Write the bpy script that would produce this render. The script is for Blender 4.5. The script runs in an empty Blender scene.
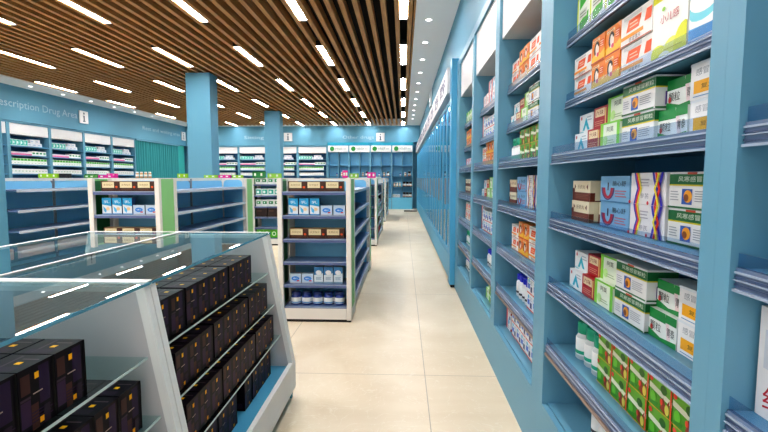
import bpy, math, random
from mathutils import Vector, Matrix
random.seed(7)
S = bpy.context.scene
C = bpy.context.scene.collection
PI = math.pi

# ------------------------------------------------------------------ camera
f_px, CH = 457.0, 1.5
cam_d = bpy.data.cameras.new('camera')
cam_d.sensor_width = 36.0
cam_d.lens = f_px / 768 * 36
cam_d.clip_start = 0.02
cam = bpy.data.objects.new('camera', cam_d)
C.objects.link(cam)
cam.location = (0, 0, CH)
cam.rotation_euler = (PI / 2 - math.radians(4.7533), 0, math.radians(2.3726))
S.camera = cam

# ------------------------------------------------------------------ materials
def lin(c):
    return tuple((x / 12.92 if x <= 0.04045 else ((x + 0.055) / 1.055) ** 2.4) for x in c)
def hexc(h):
    h = h.lstrip('#')
    return lin(tuple(int(h[i:i + 2], 16) / 255 for i in (0, 2, 4)))
_m = {}
def mat(h, rough=0.5, metal=0.0, emit=0.0, vary=0.06, vs=8.0, spec=0.5):
    key = (h, rough, metal, emit, vary, vs, spec)
    if key in _m: return _m[key]
    m = bpy.data.materials.new('surface ' + h.strip('#'))
    m.use_nodes = True
    nt = m.node_tree
    b = nt.nodes['Principled BSDF']
    c = hexc(h)
    b.inputs['Roughness'].default_value = rough
    b.inputs['Metallic'].default_value = metal
    b.inputs['Specular IOR Level'].default_value = spec
    if vary > 0:
        tc = nt.nodes.new('ShaderNodeTexCoord')
        no = nt.nodes.new('ShaderNodeTexNoise'); no.inputs['Scale'].default_value = vs
        no.inputs['Detail'].default_value = 2
        mr = nt.nodes.new('ShaderNodeMapRange')
        mr.inputs['To Min'].default_value = 1 - vary; mr.inputs['To Max'].default_value = 1 + vary
        mx = nt.nodes.new('ShaderNodeVectorMath'); mx.operation = 'SCALE'
        mx.inputs[0].default_value = c
        nt.links.new(tc.outputs['Object'], no.inputs['Vector'])
        nt.links.new(no.outputs['Fac'], mr.inputs['Value'])
        nt.links.new(mr.outputs['Result'], mx.inputs['Scale'])
        nt.links.new(mx.outputs[0], b.inputs['Base Color'])
    else:
        b.inputs['Base Color'].default_value = (*c, 1)
    if emit:
        b.inputs['Emission Color'].default_value = (*c, 1)
        b.inputs['Emission Strength'].default_value = emit
    _m[key] = m
    return m

def mat_glass(name, tint='#eaf6f6', ior=1.45, rough=0.0, extra=0.0, refl='#ffffff'):
    m = bpy.data.materials.new(name); m.use_nodes = True
    nt = m.node_tree; nt.nodes.clear()
    o = nt.nodes.new('ShaderNodeOutputMaterial')
    t = nt.nodes.new('ShaderNodeBsdfTransparent'); t.inputs[0].default_value = (*hexc(tint), 1)
    g = nt.nodes.new('ShaderNodeBsdfGlossy'); g.inputs['Roughness'].default_value = rough
    g.inputs['Color'].default_value = (*hexc(refl), 1)
    fr = nt.nodes.new('ShaderNodeFresnel'); fr.inputs['IOR'].default_value = ior
    ad = nt.nodes.new('ShaderNodeMath'); ad.operation = 'ADD'; ad.use_clamp = True
    ad.inputs[1].default_value = extra
    mx = nt.nodes.new('ShaderNodeMixShader')
    ge = nt.nodes.new('ShaderNodeNewGeometry')      # only the outer skin of a pane mirrors, the inner face just lets light out
    iv = nt.nodes.new('ShaderNodeMath'); iv.operation = 'SUBTRACT'; iv.inputs[0].default_value = 1
    nt.links.new(ge.outputs['Backfacing'], iv.inputs[1])
    ml = nt.nodes.new('ShaderNodeMath'); ml.operation = 'MULTIPLY'
    nt.links.new(fr.outputs[0], ad.inputs[0]); nt.links.new(ad.outputs[0], ml.inputs[0]); nt.links.new(iv.outputs[0], ml.inputs[1]); nt.links.new(ml.outputs[0], mx.inputs[0])
    nt.links.new(t.outputs[0], mx.inputs[1]); nt.links.new(g.outputs[0], mx.inputs[2])
    nt.links.new(mx.outputs[0], o.inputs[0])
    return m

def mat_floor():
    m = bpy.data.materials.new('beige marble tile'); m.use_nodes = True
    nt = m.node_tree; b = nt.nodes['Principled BSDF']; N = nt.nodes.new; L = nt.links.new
    tc = N('ShaderNodeTexCoord')
    n1 = N('ShaderNodeTexNoise'); n1.inputs['Scale'].default_value = 0.9; n1.inputs['Detail'].default_value = 7; n1.inputs['Distortion'].default_value = 1.6
    n2 = N('ShaderNodeTexNoise'); n2.inputs['Scale'].default_value = 3.5; n2.inputs['Detail'].default_value = 6; n2.inputs['Distortion'].default_value = 2.5
    L(tc.outputs['Object'], n1.inputs['Vector']); L(tc.outputs['Object'], n2.inputs['Vector'])
    r = N('ShaderNodeValToRGB'); e = r.color_ramp.elements
    e[0].position = 0.3; e[0].color = (*hexc('#d8c5a9'), 1); e[1].position = 0.72; e[1].color = (*hexc('#e9dac3'), 1)
    L(n1.outputs['Fac'], r.inputs['Fac'])
    # pale veins
    ab = N('ShaderNodeMath'); ab.operation = 'SUBTRACT'; ab.inputs[1].default_value = 0.5; L(n2.outputs['Fac'], ab.inputs[0])
    a2 = N('ShaderNodeMath'); a2.operation = 'ABSOLUTE'; L(ab.outputs[0], a2.inputs[0])
    mr = N('ShaderNodeMapRange'); mr.inputs['From Min'].default_value = 0; mr.inputs['From Max'].default_value = 0.012
    mr.inputs['To Min'].default_value = 0.4; mr.inputs['To Max'].default_value = 0; L(a2.outputs[0], mr.inputs['Value'])
    mx = N('ShaderNodeMixRGB'); mx.inputs[2].default_value = (*hexc('#f3eadb'), 1)
    L(mr.outputs[0], mx.inputs[0]); L(r.outputs[0], mx.inputs[1])
    # joints: x at .18 + 1.22k, y at 3.385 + 2.44k
    sp = N('ShaderNodeSeparateXYZ'); L(tc.outputs['Object'], sp.inputs[0])
    def joint(sock, off, per, wdt):
        s = N('ShaderNodeMath'); s.operation = 'SUBTRACT'; s.inputs[1].default_value = off - 50 * per; L(sock, s.inputs[0])
        d = N('ShaderNodeMath'); d.operation = 'DIVIDE'; d.inputs[1].default_value = per; L(s.outputs[0], d.inputs[0])
        fr = N('ShaderNodeMath'); fr.operation = 'FRACT'; L(d.outputs[0], fr.inputs[0])
        pp = N('ShaderNodeMath'); pp.operation = 'PINGPONG'; pp.inputs[1].default_value = 0.5; L(fr.outputs[0], pp.inputs[0])
        lt = N('ShaderNodeMath'); lt.operation = 'LESS_THAN'; lt.inputs[1].default_value = wdt / per; L(pp.outputs[0], lt.inputs[0])
        return lt
    j1 = joint(sp.outputs[0], 0.172, 1.22, 0.003); j2 = joint(sp.outputs[1], 3.385, 2.44, 0.003)
    mm = N('ShaderNodeMath'); mm.operation = 'MAXIMUM'; L(j1.outputs[0], mm.inputs[0]); L(j2.outputs[0], mm.inputs[1])
    m3 = N('ShaderNodeMath'); m3.operation = 'MULTIPLY'; m3.inputs[1].default_value = 0.75; L(mm.outputs[0], m3.inputs[0])
    mj = N('ShaderNodeMixRGB'); mj.inputs[2].default_value = (*hexc('#9a8d7c'), 1)
    L(m3.outputs[0], mj.inputs[0]); L(mx.outputs[0], mj.inputs[1])
    L(mj.outputs[0], b.inputs['Base Color'])
    b.inputs['Roughness'].default_value = 0.36
    b.inputs['Specular IOR Level'].default_value = 0.45
    return m

def mat_wood(h1, h2):
    m = bpy.data.materials.new('oak slat'); m.use_nodes = True
    nt = m.node_tree; b = nt.nodes['Principled BSDF']; N = nt.nodes.new; L = nt.links.new
    tc = N('ShaderNodeTexCoord'); mp = N('ShaderNodeMapping'); mp.inputs['Scale'].default_value = (30, 1.2, 30)
    n = N('ShaderNodeTexNoise'); n.inputs['Scale'].default_value = 2; n.inputs['Detail'].default_value = 5
    r = N('ShaderNodeValToRGB'); e = r.color_ramp.elements
    e[0].position = .3; e[0].color = (*hexc(h1), 1); e[1].position = .7; e[1].color = (*hexc(h2), 1)
    L(tc.outputs['Object'], mp.inputs[0]); L(mp.outputs[0], n.inputs['Vector']); L(n.outputs['Fac'], r.inputs[0]); L(r.outputs[0], b.inputs['Base Color'])
    b.inputs['Roughness'].default_value = .55
    return m

BLUE = mat('#699fb9', 0.42, vary=0.025, vs=1.5)
BLUE_IN = mat('#4d8bb0', 0.5, vary=0.03, vs=2)
BLUE_DOOR = mat('#58add6', 0.35, vary=0.03, vs=2)
WALLB = mat('#5f9ab5', 0.6, vary=0.02, vs=.7)
GBLUE = mat('#86cdf0', 0.5, vary=0.05, vs=1.5)
DECK = mat('#56a9cf', 0.35, vary=0.03)
WHITE = mat('#f7f5f2', 0.45, vary=0.02)
WARMW = mat('#e9e4dc', 0.45, vary=0.02)
HEADW = mat('#f1efee', 0.4, vary=0.02)
CEILW_GLOW = mat('#efeeec', 0.7, vary=0.02, emit=0.15)  # faint glow put into the plasterboard to stand in for bounced light
FROST = mat('#cfcbcc', 0.35, vary=0.02)
GREENP = mat('#8cc683', 0.5, vary=0.03)
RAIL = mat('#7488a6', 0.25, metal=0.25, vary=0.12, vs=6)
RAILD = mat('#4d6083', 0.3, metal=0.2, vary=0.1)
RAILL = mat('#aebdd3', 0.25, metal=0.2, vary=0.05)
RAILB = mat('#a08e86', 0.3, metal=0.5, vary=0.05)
GSHELF = mat('#7489b0', 0.35, metal=0.2, vary=0.05)
GRAIL = mat('#56658f', 0.3, metal=0.1, vary=0.1)
STEEL = mat('#9a9c9f', 0.35, metal=0.7, vary=0.1, vs=20)
BLACK = mat('#0c0c0d', 0.6, vary=0.1)
DARKC = mat('#17130f', 0.9, vary=0.1)
RUBBER = mat('#1a1a1c', 0.7)
GLASS = mat_glass('clear glass', '#eef8f7', 1.5)
GLASS_TOP = mat_glass('top glass', '#e6f1f3', 1.45, extra=0.02)
GLASS_E = mat('#c6d6d4', 0.2, vary=0.3, vs=9)
GLASS_ED = mat('#5d97ad', 0.15, vary=0.4, vs=6)
PLASTIC = mat_glass('clear plastic', '#e2ebf5', 1.25, 0.3, 0.02)
DOORG = mat_glass('door glass', '#e2f2f8', 1.5, 0.01, 0.04)
LIGHTM = mat('#ffffff', emit=60, vary=0)
DLM = mat('#ffffff', emit=7, vary=0)
FLOOR = mat_floor()
WOOD = mat_wood('#a9733d', '#cb9a60')
TEAL = mat('#369aa2', 0.55, vary=0.05, vs=2)

# ------------------------------------------------------------------ mesh builder
_txt = {}
BOLD = ('国药好',)
def text_geo(s, bold=0):
    key = s
    if key in _txt: return _txt[key]
    cu = bpy.data.curves.new('t', 'FONT'); cu.body = s; cu.size = 1; cu.resolution_u = 2; cu.offset = .035 if s in BOLD else 0
    ob = bpy.data.objects.new('t', cu); C.objects.link(ob)
    bpy.context.view_layer.update()
    me = bpy.data.meshes.new_from_object(ob.evaluated_get(bpy.context.evaluated_depsgraph_get()))
    vs = [(v.co.x, v.co.y) for v in me.vertices]; fs = [tuple(p.vertices) for p in me.polygons]
    bpy.data.objects.remove(ob); bpy.data.curves.remove(cu); bpy.data.meshes.remove(me)
    if vs:
        x0 = min(v[0] for v in vs); x1 = max(v[0] for v in vs); y0 = min(v[1] for v in vs); y1 = max(v[1] for v in vs)
        vs = [((x - x0) / max(x1 - x0, 1e-6), (y - y0) / max(y1 - y0, 1e-6)) for x, y in vs]
        asp = (x1 - x0) / (y1 - y0)
    else: asp = 1
    _txt[s] = (vs, fs, asp)
    return _txt[s]

class MB:
    def __init__(s): s.v = []; s.f = []; s.fm = []; s.mats = []; s.sm = []
    def mi(s, m):
        if m not in s.mats: s.mats.append(m)
        return s.mats.index(m)
    def poly(s, pts, m, smooth=False):
        n = len(s.v); s.v += [tuple(p) for p in pts]; s.f.append(tuple(range(n, n + len(pts)))); s.fm.append(s.mi(m)); s.sm.append(smooth)
    def faces(s, vs, fs, m, smooth=False):
        n = len(s.v); s.v += [tuple(p) for p in vs]
        for f in fs: s.f.append(tuple(n + i for i in f)); s.fm.append(s.mi(m)); s.sm.append(smooth)
    def box(s, x0, x1, y0, y1, z0, z1, m, top=None):
        vs = [(x0, y0, z0), (x1, y0, z0), (x1, y1, z0), (x0, y1, z0), (x0, y0, z1), (x1, y0, z1), (x1, y1, z1), (x0, y1, z1)]
        s.faces(vs, [(0, 3, 2, 1), (0, 1, 5, 4), (1, 2, 6, 5), (2, 3, 7, 6), (3, 0, 4, 7)], m)
        s.faces([vs[4], vs[5], vs[6], vs[7]], [(0, 1, 2, 3)], top or m)
    def prism_y(s, prof, y0, y1, m):        # prof: (x,z) points counter-clockwise seen from -Y
        n = len(prof)
        vs = [(x, y0, z) for x, z in prof] + [(x, y1, z) for x, z in prof]
        fs = [tuple(range(n)), tuple(range(2 * n - 1, n - 1, -1))] + [(i, i + n, (i + 1) % n + n, (i + 1) % n) for i in range(n)]
        s.faces(vs, fs, m)
    def prism_z(s, prof, z0, z1, m, smooth=False):
        n = len(prof)
        vs = [(x, y, z0) for x, y in prof] + [(x, y, z1) for x, y in prof]
        s.faces(vs, [tuple(range(n - 1, -1, -1)), tuple(range(n, 2 * n))], m)
        s.faces(vs, [(i, (i + 1) % n, (i + 1) % n + n, i + n) for i in range(n)], m, smooth)
    def lathe(s, prof, m, cx=0, cy=0, n=16, smooth=True, sx=1, sy=1, caps=True):
        vs = []; fs = []
        for r, z in prof:
            for k in range(n):
                a = 2 * PI * k / n; vs.append((cx + r * sx * math.cos(a), cy + r * sy * math.sin(a), z))
        for j in range(len(prof) - 1):
            for k in range(n): fs.append((j * n + k, j * n + (k + 1) % n, (j + 1) * n + (k + 1) % n, (j + 1) * n + k))
        s.faces(vs, fs, m, smooth)
        if caps: s.faces(vs, [tuple(range(n - 1, -1, -1)), tuple(range((len(prof) - 1) * n, len(prof) * n))], m)
    def text(s, txt, o, ux, uy, h, m, w=None):
        """flat lettering; o lower-left corner, ux/uy unit vectors, h letter height, w total width"""
        vs, fs, asp = text_geo(txt)
        w = w or h * asp
        o, ux, uy = Vector(o), Vector(ux), Vector(uy)
        s.faces([o + ux * (x * w) + uy * (y * h) for x, y in vs], fs, m)
    def build(s, name, parent=None, org=None, bevel=0, bseg=1):
        me = bpy.data.meshes.new(name)
        off = Vector(org) if org is not None else Vector((0, 0, 0))
        loc = off.copy()
        if parent is not None and org is None:
            p = parent
            while p is not None: off += p.location; p = p.parent
            loc = Vector((0, 0, 0))
        me.from_pydata([Vector(v) - off for v in s.v], [], s.f)
        for m in s.mats: me.materials.append(m)
        me.polygons.foreach_set('material_index', s.fm)
        me.polygons.foreach_set('use_smooth', s.sm)
        me.update()
        o = bpy.data.objects.new(name, me); C.objects.link(o)
        if parent is not None: o.parent = parent
        o.location = loc
        if bevel:
            b = o.modifiers.new('bevel', 'BEVEL'); b.width = bevel; b.segments = bseg; b.limit_method = 'ANGLE'
        return o

def tag(o, label=None, cat=None, group=None, kind=None):
    if label:
        n = len(label.replace('-', ' ').split())
        if not 4 <= n <= 16: print('LABEL LENGTH', n, label)
        o['label'] = label
    if cat: o['category'] = cat
    if group: o['group'] = group
    if kind: o['kind'] = kind
    return o
def empty(name, loc, rz=0):
    o = bpy.data.objects.new(name, None); C.objects.link(o); o.location = loc; o.rotation_euler = (0, 0, rz); o.empty_display_size = .05
    return o
kids = {}
def dup(src, loc, rz=0):
    r = src.copy(); C.objects.link(r); r.location = loc; r.rotation_euler = (0, 0, rz)
    def rec(a, b):
        for ch in [x for x in kids.get(a.name, [])]:
            c = ch.copy(); C.objects.link(c); c.parent = b; kids.setdefault(b.name, []).append(c); rec(ch, c)
    rec(src, r)
    return r
def reg(root):      # remember children of a prototype for dup()
    def rec(o):
        cs = [x for x in C.objects if x.parent == o]
        if cs: kids[o.name] = cs
        for c in cs: rec(c)
    rec(root); return root
ORD = ['first', 'second', 'third', 'fourth', 'fifth', 'sixth', 'seventh', 'eighth', 'ninth', 'tenth', 'eleventh', 'twelfth', 'thirteenth', 'fourteenth', 'fifteenth', 'sixteenth']

# ------------------------------------------------------------------ the setting
XL, YB, YF = -11.04, 22.55, -1.5
XU, YU = -10.6, 22.1      # upper bulkheads, flush with the shelf fronts
BX = 0.80            # bulkhead plane above the right-hand units
def struct(name, mb, **k): return tag(mb.build(name, **k), kind='structure')
b = MB(); b.box(XL - .1, 1.3, YF, YB + .1, -.1, 0, FLOOR); struct('floor', b)
b = MB(); b.box(XL - .1, XL, YF, YB + .1, 0, 4.3, WALLB); struct('wall_left', b)
b = MB(); b.box(XL - .1, 1.3, YB, YB + .1, 0, 4.3, WALLB); struct('wall_back', b)
b = MB(); b.box(1.2, 1.3, YF, YB, 0, 4.3, WALLB); struct('wall_right', b)
b = MB(); b.box(BX, 1.19, YF, YB - .005, 3.02, 4.0, WALLB); struct('trim_1', b)
b = MB(); b.box(XL + .005, XU, YF, YB - .005, 3.06, 4.0, WALLB); struct('trim_6', b)
b = MB(); b.box(XU + .005, BX - .005, YU, YB - .005, 3.21, 4.0, WALLB); b.box(XU + .005, -3.66, YU, YB - .005, 3.06, 3.209, WALLB); struct('trim_7', b)
b = MB(); b.box(XL - .1, 1.3, YF, YB + .1, 4.3, 4.4, DARKC); struct('ceiling', b)
# white plasterboard borders round the slatted field
b = MB(); b.box(.185, 1.19, YF, YB - .005, 4.0, 4.29, CEILW_GLOW); struct('trim_2', b)
b = MB(); b.box(XL + .005, -9.83, YF, YB - .005, 4.0, 4.29, CEILW_GLOW); struct('trim_3', b)
b = MB(); b.box(-9.825, .18, 21.9, YB - .005, 3.985, 4.29, CEILW_GLOW); struct('trim_4', b)
# wooden slats
b = MB()
x = .1
while x > -9.78:
    b.box(x - .036, x + .036, YF, 21.89, 4.0, 4.15, WOOD); x -= .2
b.box(.155, .18, YF, 21.89, 4.0, 4.15, WOOD)
struct('trim_5', b)

# columns
for i, (yy, txt) in enumerate(((4.72, 'square blue column nearest the camera, behind the glass display case'), (10.93, 'square blue column rising behind the nearer gondola shelves'), (17.15, 'square blue column furthest back, near the rear wall'))):
    b = MB(); b.box(-5.2, -4.64 if yy < 5 else -4.61, yy, yy + .45, 0, 4.0, WALLB)
    tag(b.build('column', org=(-4.9, yy + .22, 0), bevel=.012, bseg=2), txt, 'column')

# ceiling lights -----------------------------------------------------------
fx = empty('ceiling_light', (0, 0, 4.0))
b = MB(); b.box(-.056, .056, -.77, .77, 4.02, 4.06, LIGHTM); b.build('diffuser', fx)
b = MB(); b.box(-.064, .064, -.80, .80, 4.062, 4.1, BLACK); b.box(-.064, .064, -.80, -.775, 4.008, 4.061, BLACK); b.box(-.064, .064, .775, .80, 4.008, 4.061, BLACK); b.build('housing', fx)
reg(fx)
rows = ['the row beside the white ceiling border', 'the second row from the right border', 'the third row', 'the fourth row', 'the fifth row', 'the sixth row', 'the row nearest the left wall']
for r in range(7):
    k = 0
    for j in range(8):
        yc = .85 + 2.936 * j
        if r in (3,) and False: continue
        o = fx if (r == 0 and j == 0) else dup(fx, (-1.6 * r, yc, 4.0))
        o.location = (-1.6 * r, yc, 4.0)
        tag(o, f'white linear ceiling light, {ORD[j]} from the camera, {["rightmost row", "second row from right", "third row from right", "middle row", "third row from left", "second row from left", "leftmost row"][r]}', 'light', 'linear lights between the ceiling slats')
dlp = empty('downlight', (0, 0, 4.0))
b = MB(); b.lathe([(.05, 3.992), (.05, 3.999)], DLM, n=20); b.build('lamp', dlp)
b = MB(); b.lathe([(.051, 3.990), (.062, 3.990), (.064, 3.999), (.051, 3.999)], WHITE, n=20, caps=False); b.build('trim_ring', dlp)
reg(dlp)
first = True
for side, xx in (('right', .40), ('left', -10.18)):
    for j in range(13 if side == 'right' else 12):
        yc = 5.05 + 1.215 * j + (0 if side == 'right' else 1.2)
        o = dlp if first else dup(dlp, (xx, yc, 4.0)); first = False
        o.location = (xx, yc, 4.0)
        tag(o, f'small round white recessed downlight, {ORD[j]} from the camera, {side} ceiling border', 'downlight', f'downlights in the {side} ceiling border')
# real lamps that carry the fixture's light down the wall shelves
# ------------------------------------------------------------------ wall lettering and pictogram signs
def icon_sign(loc, rz, label, s=.4):
    r = empty('pictogram_sign', loc, rz)
    b = MB(); b.box(-s / 2, s / 2, -.03, 0, -s / 2, s / 2, HEADW)
    o = b.build('panel', org=(0, 0, 0)); o.parent = r
    D = mat('#3e5566', .5)
    b = MB(); y = -.031
    b.faces([(-.03, y, .09), (.03, y, .09), (.03, y, .15), (-.03, y, .15)], [(0, 1, 2, 3)], D)
    b.faces([(-.05, y, .05), (.03, y, .05), (.03, y, -.12), (-.03, y, -.12), (-.03, y, .02), (-.05, y, .02)], [(0, 1, 2, 3, 4, 5)], D)
    b.faces([(-.06, y, -.15), (.06, y, -.15), (.06, y, -.12), (-.06, y, -.12)], [(0, 1, 2, 3)], D)
    o = b.build('pictogram', org=(0, 0, 0)); o.parent = r
    tag(r, label, 'sign'); return r
LET = mat('#aecad7', .5)
def lettering(txt, o, ux, h, w, label):
    b = MB(); b.text(txt, o, ux, (0, 0, 1), h, LET, w)
    tag(b.build('wall_lettering', org=o), label, 'lettering')
lettering('Prescription Drug Area', (XU + .012, 11.45, 3.36), (0, 1, 0), .27, 3.2, 'pale letters reading Prescription Drug Area on the blue left wall')
icon_sign((XU + .03, 14.9, 3.5), PI / 2, 'white square pictogram sign beside the Prescription Drug Area lettering')
lettering('Rest and waiting area', (XU + .012, 18.4, 3.42), (0, 1, 0), .2, 3.1, 'pale letters reading Rest and waiting area above the teal curtain')
icon_sign((XU + .03, 21.8, 3.5), PI / 2, 'white square pictogram sign above the teal curtain in the corner')
lettering('Sitting area', (-7.7, YU - .012, 3.33), (1, 0, 0), .2, 1.75, 'pale letters reading Sitting area on the back wall, partly behind a column')
icon_sign((-5.55, YU - .001, 3.47), 0, 'white square pictogram sign on the back wall right of the far column')
lettering('Other drugs', (-2.9, YU - .012, 3.33), (1, 0, 0), .2, 1.5, 'pale letters reading Other drugs on the back wall')
icon_sign((-1.09, YU - .001, 3.45), 0, 'white square pictogram sign beside the Other drugs lettering on the back wall')
b = MB(); b.box(BX - .06, BX - .002, 12.95, 13.4, 3.5, 3.95, HEADW)
tag(b.build('blade_sign', org=(BX, 13.2, 3.7), bevel=.005), 'white square sign on the right bulkhead above the glass doors', 'sign')

# ------------------------------------------------------------------ packaging
def bx_art(w, h, d, base, art, side=None, top=None):
    sp = .12 if base == '#130c15' else .5
    """carton: front faces local -Y, width along X, origin at bottom centre"""
    b = MB(); B = mat(base, .38, vary=.04, vs=14, spec=sp)
    b.box(-w / 2, w / 2, -d / 2, d / 2, 0, h, mat(side, .4) if side else B, top=mat(top, .4) if top else B)
    b.poly([(-w / 2, -d / 2 - .0002, 0), (w / 2, -d / 2 - .0002, 0), (w / 2, -d / 2 - .0002, h), (-w / 2, -d / 2 - .0002, h)], B)
    lay = 1
    for a in art:
        y = -d / 2 - .0002 - .0003 * lay; lay += 1
        k = a[0]
        P = lambda u, v: (-w / 2 + min(max(u, 0), 1) * w, y, min(max(v, 0), 1) * h)
        if k == 'r': b.poly([P(a[1], a[2]), P(a[3], a[2]), P(a[3], a[4]), P(a[1], a[4])], mat(a[5], .4, vary=.03, spec=sp))
        elif k == 'b':
            b.poly([P(0, a[1]), P(1, a[1]), P(1, a[2]), P(0, a[2])], mat(a[3], .4, vary=.03, spec=sp))
            e = .0002 + .0002 * lay
            for sx in (-1, 1):
                X = sx * (w / 2 + e); q = [(X, -d / 2, a[1] * h), (X, d / 2, a[1] * h), (X, d / 2, a[2] * h), (X, -d / 2, a[2] * h)]
                b.poly(q if sx > 0 else q[::-1], mat(a[3], .4, vary=.03, spec=sp))
        elif k == 's':
            e = .0002 + .0003 * lay
            for sx in (-1, 1):
                X = sx * (w / 2 + e); yy = lambda u: -d / 2 + u * d
                q = [(X, yy(a[1]), a[2] * h), (X, yy(a[3]), a[2] * h), (X, yy(a[3]), a[4] * h), (X, yy(a[1]), a[4] * h)]
                b.poly(q if sx > 0 else q[::-1], mat(a[5], .4, vary=.03, spec=sp))
        elif k == 'tp':
            b.poly([(-w / 2 + a[1] * w, -d / 2 + a[2] * d, h + .0005), (-w / 2 + a[3] * w, -d / 2 + a[2] * d, h + .0005), (-w / 2 + a[3] * w, -d / 2 + a[4] * d, h + .0005), (-w / 2 + a[1] * w, -d / 2 + a[4] * d, h + .0005)], mat(a[5], .4, spec=sp))
        elif k == 'p': b.poly([P(u, v) for u, v in a[1]], mat(a[2], .4, vary=.03, spec=sp))
        elif k == 'e': b.poly([P(a[1] + a[3] * math.cos(t * PI / 10), a[2] + a[4] * math.sin(t * PI / 10)) for t in range(20)], mat(a[5], .4, vary=.03, spec=sp))
        elif k == 't':
            o = P(a[1], a[2]); b.text(a[6], o, (1, 0, 0), (0, 0, 1), (a[4] - a[2]) * h, mat(a[5], .5, vary=0, spec=sp), (a[3] - a[1]) * w)
        elif k == 'l':   # lines of fine print
            n = a[6]
            for i in range(n):
                v = a[2] + (a[4] - a[2]) * (i + .25) / n; v2 = a[2] + (a[4] - a[2]) * (i + .6) / n
                b.poly([P(a[1], v), P(a[3] - (.12 * (a[3] - a[1]) if i % 2 else 0), v), P(a[3] - (.12 * (a[3] - a[1]) if i % 2 else 0), v2), P(a[1], v2)], mat(a[5], .5, vary=0, spec=sp))
        elif k == 'arc':  # cu cv ru rv thickness a0 a1 colour
            n = 14; pts = []
            for i in range(n + 1):
                t = math.radians(a[6] + (a[7] - a[6]) * i / n); pts.append((a[1] + a[3] * math.cos(t), a[2] + a[4] * math.sin(t)))
            for i in range(n, -1, -1):
                t = math.radians(a[6] + (a[7] - a[6]) * i / n); pts.append((a[1] + (a[3] - a[5]) * math.cos(t), a[2] + (a[4] - a[5]) * math.sin(t)))
            for i in range(n):
                b.poly([P(*pts[i]), P(*pts[i + 1]), P(*pts[2 * n - i]), P(*pts[2 * n + 1 - i])], mat(a[8], .4, vary=0))
    return b

KIND = {}      # kind -> (w, h, d, prototype object factory, description, object name, category)
def define(kind, w, h, d, desc, base, art, name='medicine_box', cat='box', side=None, top=None):
    b = bx_art(w, h, d, base, art, side, top)
    KIND[kind] = dict(w=w, h=h, d=d, desc=desc, name=name, cat=cat, mb=b, proto=None)
def portrait(cu, cv, s):
    return [('e', cu, cv, .17 * s, .25 * s, '#fff3e6'), ('arc', cu + .01, cv + .02, .2 * s, .29 * s, .1 * s, 20, 235, '#2d1510'), ('e', cu + .02, cv + .0, .075 * s, .12 * s, '#fbe9dc'), ('e', cu + .1 * s, cv - .2 * s, .09 * s, .08 * s, '#e2476a')]
define('orange', .125, .107, .09, 'orange carton with round portrait', '#f58a1e', [('b', 0, .3, '#fbb32a'), ('p', [(0, .25), (.35, .42), (.7, .3), (1, .45), (1, .12), (0, .05)], '#f9c53b'),
    ('r', .05, .8, .6, .92, '#f7d9a0'), ('l', .08, .8, .55, .93, '#c1440e', 2), *portrait(.4, .5, 1), ('r', .68, .5, .95, .78, '#e8590c'), ('l', .7, .52, .92, .76, '#fbe3c0', 3), ('b', 0, .06, '#c9421a')])
define('white_orange', .21, .105, .09, 'white carton with orange blocks', '#f4f1ee', [('p', [(.18, .42), (.6, .42), (.68, .8), (.26, .8)], '#f2601d'), ('l', .3, .5, .58, .72, '#fbd3bd', 2), ('r', .0, .22, .75, .34, '#f79a2a'),
    ('p', [(.78, .45), (.98, .45), (1, .8), (.84, .8)], '#f0561a'), ('r', .1, .84, .7, .95, '#cfcfd2'), ('t', .3, .06, .68, .2, '#5b5450', '感冒清片'), ('s', .1, .3, .9, .7, '#f2601d'), ('b', 0, .04, '#b8471f')])
define('white_orange_small', .19, .09, .09, 'small white carton with orange blocks', '#f4f1ee', [('p', [(.18, .42), (.6, .42), (.68, .8), (.26, .8)], '#f2601d'), ('l', .3, .5, .58, .72, '#fbd3bd', 2), ('r', .0, .22, .75, .34, '#f79a2a'),
    ('p', [(.78, .45), (.98, .45), (1, .8), (.84, .8)], '#f0561a'), ('r', .1, .84, .7, .95, '#cfcfd2'), ('t', .3, .06, .68, .2, '#5b5450', '感冒清片'), ('s', .1, .3, .9, .7, '#f2601d'), ('b', 0, .04, '#b8471f')])
define('yellow_white', .185, .215, .09, 'white carton with yellow swoops and red characters', '#fbfbf4', [('b', .84, 1, '#ecec26'), ('e', .2, .02, .3, .2, '#e9ea2c'), ('e', .62, .0, .3, .26, '#f1f064'), ('e', .95, .05, .3, .34, '#e9ea2c'), ('e', .4, -.0, .2, .1, '#fdfde2'), ('b', 0, .05, '#e4e528'), ('t', .26, .5, .78, .62, '#b5173a', '小儿感'), ('e', .35, .7, .05, .03, '#86c440'), ('l', .4, .1, .9, .13, '#a9a91c', 1)])
define('cyan_green', .19, .21, .09, 'white carton with cyan swoosh and green lettering', '#fbfdfd', [('e', .3, .5, .42, .22, '#7fdcec'), ('e', .34, .55, .36, .17, '#fafdfd'), ('p', [(0, .08), (1, .08), (1, .3), (.5, .2), (0, .22)], '#2c9fdc'), ('t', .15, .72, .85, .88, '#1fae54', '板蓝根'), ('r', 0, .0, .6, .06, '#2c8fd0')])
def herbal(dk):
    return [('b', .66, .94, '#1a6b3c'), ('b', .62, .66, '#d9c92c'), ('t', .2, .73, .96, .88, '#e9f3e4', '风寒感冒颗粒'), ('r', .4, .93, .6, .99, '#c64b2c'), ('r', .3, .12, .52, .54, '#2f5fb4'), ('e', .43, .34, .09, .17, '#f1a32a'), ('e', .4, .3, .05, .1, '#8a4a16'),
            ('l', .58, .2, .9, .52, '#9a9ea8', 5), ('l', .05, .2, .24, .5, '#a9acb4', 4), ('b', 0, .05, '#1a6b3c'), ('s', .3, .1, .7, .5, '#5b3f8c'), ('s', .4, .2, .6, .4, '#e6902a')]
define('herbal', .215, .105, .1, 'white carton with green lettered band', '#eeeeee', herbal(0))
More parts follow.
